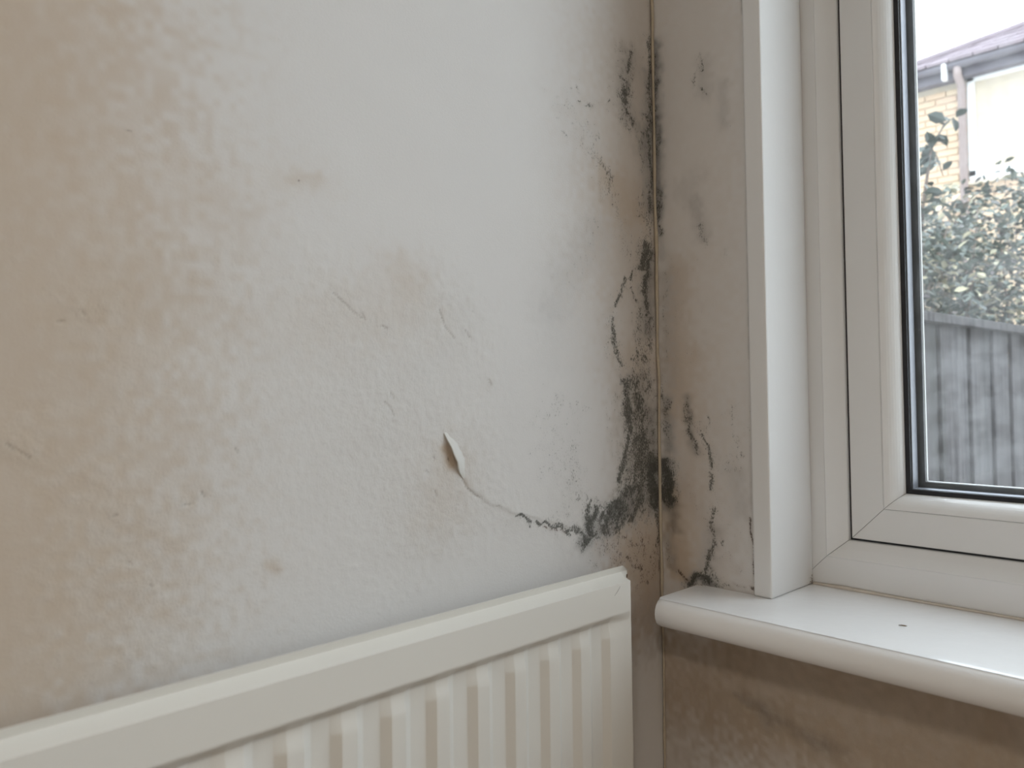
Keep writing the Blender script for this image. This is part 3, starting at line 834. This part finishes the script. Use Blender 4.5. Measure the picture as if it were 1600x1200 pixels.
hbox('sill', (HX - .06, HX + .05, y1 - .04, y0 + .04, z0 - .07, z0 - .03), M_MORTAR, hwin)
hbox('fascia', (8.86, 9.02, -1.1, 3.0, 4.50, 4.66), M_GUTTER)
bm = bmesh.new()
ring = [(8.80 + .06 * math.cos(a), 4.645 + .06 * math.sin(a)) for a in [math.pi + math.pi * k / 8 for k in range(9)]]
ring = ring + [(8.80 + .053 * math.cos(a), 4.645 + .053 * math.sin(a)) for a in [2 * math.pi - math.pi * k / 8 for k in range(9)]]
va = [bm.verts.new((x, 3.03, z)) for x, z in ring]; vb = [bm.verts.new((x, -1.1, z)) for x, z in ring]
for k in range(len(ring)): bm.faces.new((va[k], va[(k + 1) % len(ring)], vb[(k + 1) % len(ring)], vb[k]))
bmesh.ops.translate(bm, verts=bm.verts, vec=-HO); bm_obj('gutter', bm, M_GUTTER, house)
bm = bmesh.new(); add_tube(bm, [(8.80, 2.27, 4.60), (8.80, 2.27, 4.52), (8.94, 2.275, 4.42), (8.94, 2.275, -.14)], .042, 12)
bmesh.ops.translate(bm, verts=bm.verts, vec=-HO); bm_obj('downpipe', bm, M_PIPE, house, smooth=True)
hbox('gutter_bracket', (8.72, 8.80, 2.365, 2.410, 4.47, 4.65), M_HWHITE, bev=.01, label='small white bracket under the gutter')
# hipped roof: tile courses rise from the eave
EX, EY, EZ, SL = 8.74, 3.05, 4.66, .5
def rp(t, y): return (EX + t, y, EZ + SL * t)
roof = None
bm = bmesh.new()
ridge = 2.05
vs = [(EX, EY, EZ - .02), (EX, -1.2, EZ - .02), (EX + ridge, -1.2 + ridge, EZ - .02 + SL * ridge), (EX + ridge, EY - ridge, EZ - .02 + SL * ridge), (EX + 2 * ridge, EY, EZ - .02), (EX + 2 * ridge, -1.2, EZ - .02)]
fs = [(0, 1, 2, 3), (0, 3, 4), (4, 3, 2, 5), (1, 5, 2), (0, 4, 5, 1)]
roof = py_mesh('roof', [Vector(v) - HO for v in vs], fs, M_TILE, house)
bt = bmesh.new()
g = .30
for k in range(int(ridge / (g * .894))):
    t0, t1 = k * g * .894, (k + 1) * g * .894 + .05
    ya, yb = EY - t0, -1.2 + t0
    n = max(1, int((ya - yb) / .24))
    for i in range(n):
        a0, a1 = ya - i * .24, ya - (i + 1) * .24 + .012
        if a1 < EY - t1 - 30: continue
        lo_, hi_ = min(a0, EY - t1), a1
        q = [rp(t0, a0), rp(t0, a1), rp(t1, a1), rp(t1, min(a0, max(a1 + .01, EY - t1)))]
        dz = .035 + random.uniform(-.004, .004)
        lo = [Vector(p) - HO for p in q]; hi = [Vector(p) - HO + Vector((-.008, 0, dz if j < 2 else .012)) for j, p in enumerate(q)]
        L_ = [bt.verts.new(p) for p in lo]; H_ = [bt.verts.new(p) for p in hi]
        bt.faces.new(H_)
        for j in range(4): bt.faces.new((L_[j], L_[(j + 1) % 4], H_[(j + 1) % 4], H_[j]))
bm_obj('roof_tiles', bt, M_TILE, roof, 'stuff')
bm = bmesh.new(); add_tube(bm, [Vector((EX, EY, EZ + .03)) - HO, Vector((EX + ridge, EY - ridge, EZ + SL * ridge + .03)) - HO], .055, 8); bm_obj('hip_tiles', bm, M_TILE, roof, smooth=True)

# fence running away from the house wall
b = NB('weathered_fence_wood'); oi = b.n('ShaderNodeObjectInfo'); v = b.obj((1, 1, .05)); n1 = b.noise(v, 45, 5, .7); n2 = b.noise(b.obj((1, 1, .12)), 9, 4, .6)
c = b.mix(oi.outputs['Random'], (.072, .067, .070), (.108, .102, .106)); c = b.mix(b.sstep(n1, .42, .72), c, (.035, .033, .036)); c = b.mix(b.math('MULTIPLY', b.sstep(n2, .5, .75), .6), c, (.065, .068, .065))
b.bump(n1, .004); M_FENCE = b.done(c, .95, .1)
YFN = .265
fence = tag(empty('garden_fence', (2.4, YFN + .03, -.15)), 'weathered grey board fence with a capping rail outside the window', 'fence')
FO = Vector(fence.location)
edges = [.62, .76, .90, 1.04, 1.18, 1.32, 1.46, 1.565, 1.675, 1.82, 1.965, 2.105, 2.242, 2.352, 2.464, 2.575, 2.688, 2.80, 2.93, 3.07, 3.21, 3.36, 3.5, 3.64, 3.78, 3.92, 4.06, 4.2, 4.34, 4.48, 4.62, 4.76, 4.9, 5.04, 5.18, 5.32, 5.46, 5.6, 5.74, 5.88]
for k in range(len(edges) - 1):
    dy = .013 if k % 2 == 0 else 0
    bm = bmesh.new(); add_box(bm, edges[k] + (.004 if dy == 0 else -.010), edges[k + 1] + (-.006 if dy == 0 else .010), YFN + dy, YFN + dy + .012, -.14 + random.uniform(0, .02), 1.328, bev=.002)
    bmesh.ops.translate(bm, verts=bm.verts, vec=-FO); bm_obj('board', bm, M_FENCE, fence)
for nm, d in (('cap_rail', (.6, 5.9, YFN - .030, YFN + .075, 1.322, 1.350)), ('rail', (.6, 5.9, YFN + .028, YFN + .066, 1.12, 1.20)), ('rail', (.6, 5.9, YFN + .028, YFN + .066, .2, .28))):
    bm = bmesh.new(); add_box(bm, *d, bev=.003); bmesh.ops.translate(bm, verts=bm.verts, vec=-FO); bm_obj(nm, bm, M_FENCE, fence)
for px in (.72, 2.4, 4.1, 5.78):
    bm = bmesh.new(); add_box(bm, px - .045, px + .045, YFN + .067, YFN + .130, -.15, 1.318, bev=.004); bmesh.ops.translate(bm, verts=bm.verts, vec=-FO); bm_obj('post', bm, M_FENCE, fence)

# hedge behind the fence
b = NB('evergreen_leaf'); at = b.n('ShaderNodeAttribute', attribute_name='tone'); ss = b.n('ShaderNodeSeparateColor'); b.nt.links.new(at.outputs['Color'], ss.inputs[0])
cr_ = b.n('ShaderNodeValToRGB'); b.nt.links.new(ss.outputs[0], cr_.inputs[0]); e_ = cr_.color_ramp.elements
e_[0].position = 0; e_[0].color = (.026, .032, .030, 1); e_[1].position = 1; e_[1].color = (.52, .47, .33, 1)
for p_, c_ in ((.35, (.070, .088, .078, 1)), (.58, (.13, .155, .13, 1)), (.72, (.085, .070, .074, 1)), (.86, (.30, .28, .19, 1))): q_ = e_.new(p_); q_.color = c_
b.p.inputs['Transmission Weight'].default_value = 0.0
M_LEAF = b.done(cr_.outputs[0], .5, .4)
M_STEM = plain('grey_brown_twig', (.13, .10, .085), .9, .1, var=.3)
def leaf_geo(L, Wd):
    return [(0, 0, 0), (L * .35, Wd * .5, .08 * L), (L * .7, Wd * .42, .06 * L), (L, 0, -.05 * L), (L * .7, -Wd * .42, .06 * L), (L * .35, -Wd * .5, .08 * L), (L * .5, 0, -.02 * L)], [(0, 6, 1), (1, 6, 2), (2, 6, 3), (3, 6, 4), (4, 6, 5), (5, 6, 0)]
def leaves_mesh(name, places, mat, parent):
    V, F, T = [], [], []
    for (p, L, Wd, rot, tone) in places:
        lv, lf = leaf_geo(L, Wd); o = len(V)
        for q in lv: V.append(p + rot @ Vector(q)); T.append(tone)
        F += [tuple(o + k for k in f) for f in lf]
    me = bpy.data.meshes.new(name); me.from_pydata([tuple(v) for v in V], [], F); me.update()
    A = np.ones((len(V), 4), np.float32); A[:, 0] = T; A[:, 1] = T; A[:, 2] = T
    me.attributes.new('tone', 'FLOAT_COLOR', 'POINT').data.foreach_set('color', A.ravel())
    return link_mesh(name, me, mat, parent, 'stuff')
from mathutils import Euler
hedge = tag(empty('hedge', (3.9, .85, -.15)), 'bushy evergreen hedge growing above the far side of the fence', 'hedge')
GO = Vector(hedge.location)
rng = random.Random(11)
def hedge_top(x, y):
    return 1.15 + .9 * (x + .811) * (.222 + .016 * math.sin(x * 5.1 + 1.0) + .016 * math.sin(y * 9 + 2) + .010 * math.sin(x * 13 + y * 17))
places = []; clumps = []
for k in range(1350):
    x = rng.uniform(2.55, 5.0); y = rng.uniform(.48, 1.50); zt_ = hedge_top(x, y)
    clumps.append((x, y, rng.uniform(.6, zt_)))
for (x, y, z) in clumps:
    zt_ = hedge_top(x, y)
    tone0 = rng.random()
    for j in range(rng.randint(11, 19)):
        p = Vector((x + rng.gauss(0, .075), max(.45, y + rng.gauss(0, .075)), min(zt_ + .03, z + rng.gauss(0, .07)))) - GO
        L = rng.uniform(.028, .058)
        places.append((p, L, L * rng.uniform(.45, .62), Euler((rng.uniform(-.9, .9), rng.uniform(-.9, .7), rng.uniform(0, 6.28))).to_matrix(), min(1, max(0, tone0 * .45 + rng.random() * .6))))
leaves_mesh('foliage', places, M_LEAF, hedge)
for k in range(26):
    x = rng.uniform(2.8, 4.8); y = rng.uniform(.60, 1.35); bm = bmesh.new(); zt_ = hedge_top(x, y) - rng.uniform(.05, .4)
    pts = [Vector((x + rng.uniform(-.15, .15), y + rng.uniform(-.1, .1), -.15)), Vector((x, y, .8)), Vector((x + rng.uniform(-.12, .12), y + rng.uniform(-.1, .1), 1.4)), Vector((x + rng.uniform(-.2, .2), y + rng.uniform(-.1, .1), zt_))]
    add_tube(bm, [p - GO for p in pts], [.014, .011, .008, .003], 6); bm_obj('stem', bm, M_STEM, hedge, smooth=True)
# a taller thin shoot at the left end
SO = GO
bm = bmesh.new(); stem = [Vector((3.10, .76, -.15)), Vector((3.12, .77, 1.2)), Vector((3.16, .76, 1.95)), Vector((3.24, .74, 2.25)), Vector((3.40, .73, 2.40)), Vector((3.56, .735, 2.47))]
add_tube(bm, [p - SO for p in stem], [.014, .011, .008, .006, .004, .002], 6)
add_tube(bm, [stem[3] - SO, Vector((3.30, .735, 2.22)) - SO, Vector((3.36, .73, 2.14)) - SO], [.004, .003, .002], 6)
shoot = tag(bm_obj('shoot', bm, M_STEM, hedge, smooth=True), 'taller thin leafy shoot')
LV, LF = leaf_geo(.10, .058)
lme = bpy.data.meshes.new('leaf'); lme.from_pydata(LV, [], LF); lme.update(); lme.attributes.new('tone', 'FLOAT_COLOR', 'POINT').data.foreach_set('color', np.full((len(LV), 4), .33, np.float32).ravel()); lme.materials.append(M_LEAF)
for k in range(30):
    t = rng.uniform(0, 1)
    if k < 20: i = min(2, int(t * 3)); a = stem[2 + i].lerp(stem[3 + i], t * 3 - i)
    else: a = Vector((3.24, .74, 2.25)).lerp(Vector((3.36, .73, 2.14)), t)
    o = bpy.data.objects.new('leaf', lme); COL.objects.link(o); o.parent = shoot; o.location = a - SO + Vector((rng.uniform(-.01, .01), rng.uniform(-.01, .01), rng.uniform(-.01, .01)))
    o.rotation_euler = (rng.uniform(-1.2, 1.2), rng.uniform(-.9, .9), rng.uniform(0, 6.28)); s_ = rng.uniform(.6, 1.1); o.scale = (s_, s_, s_)
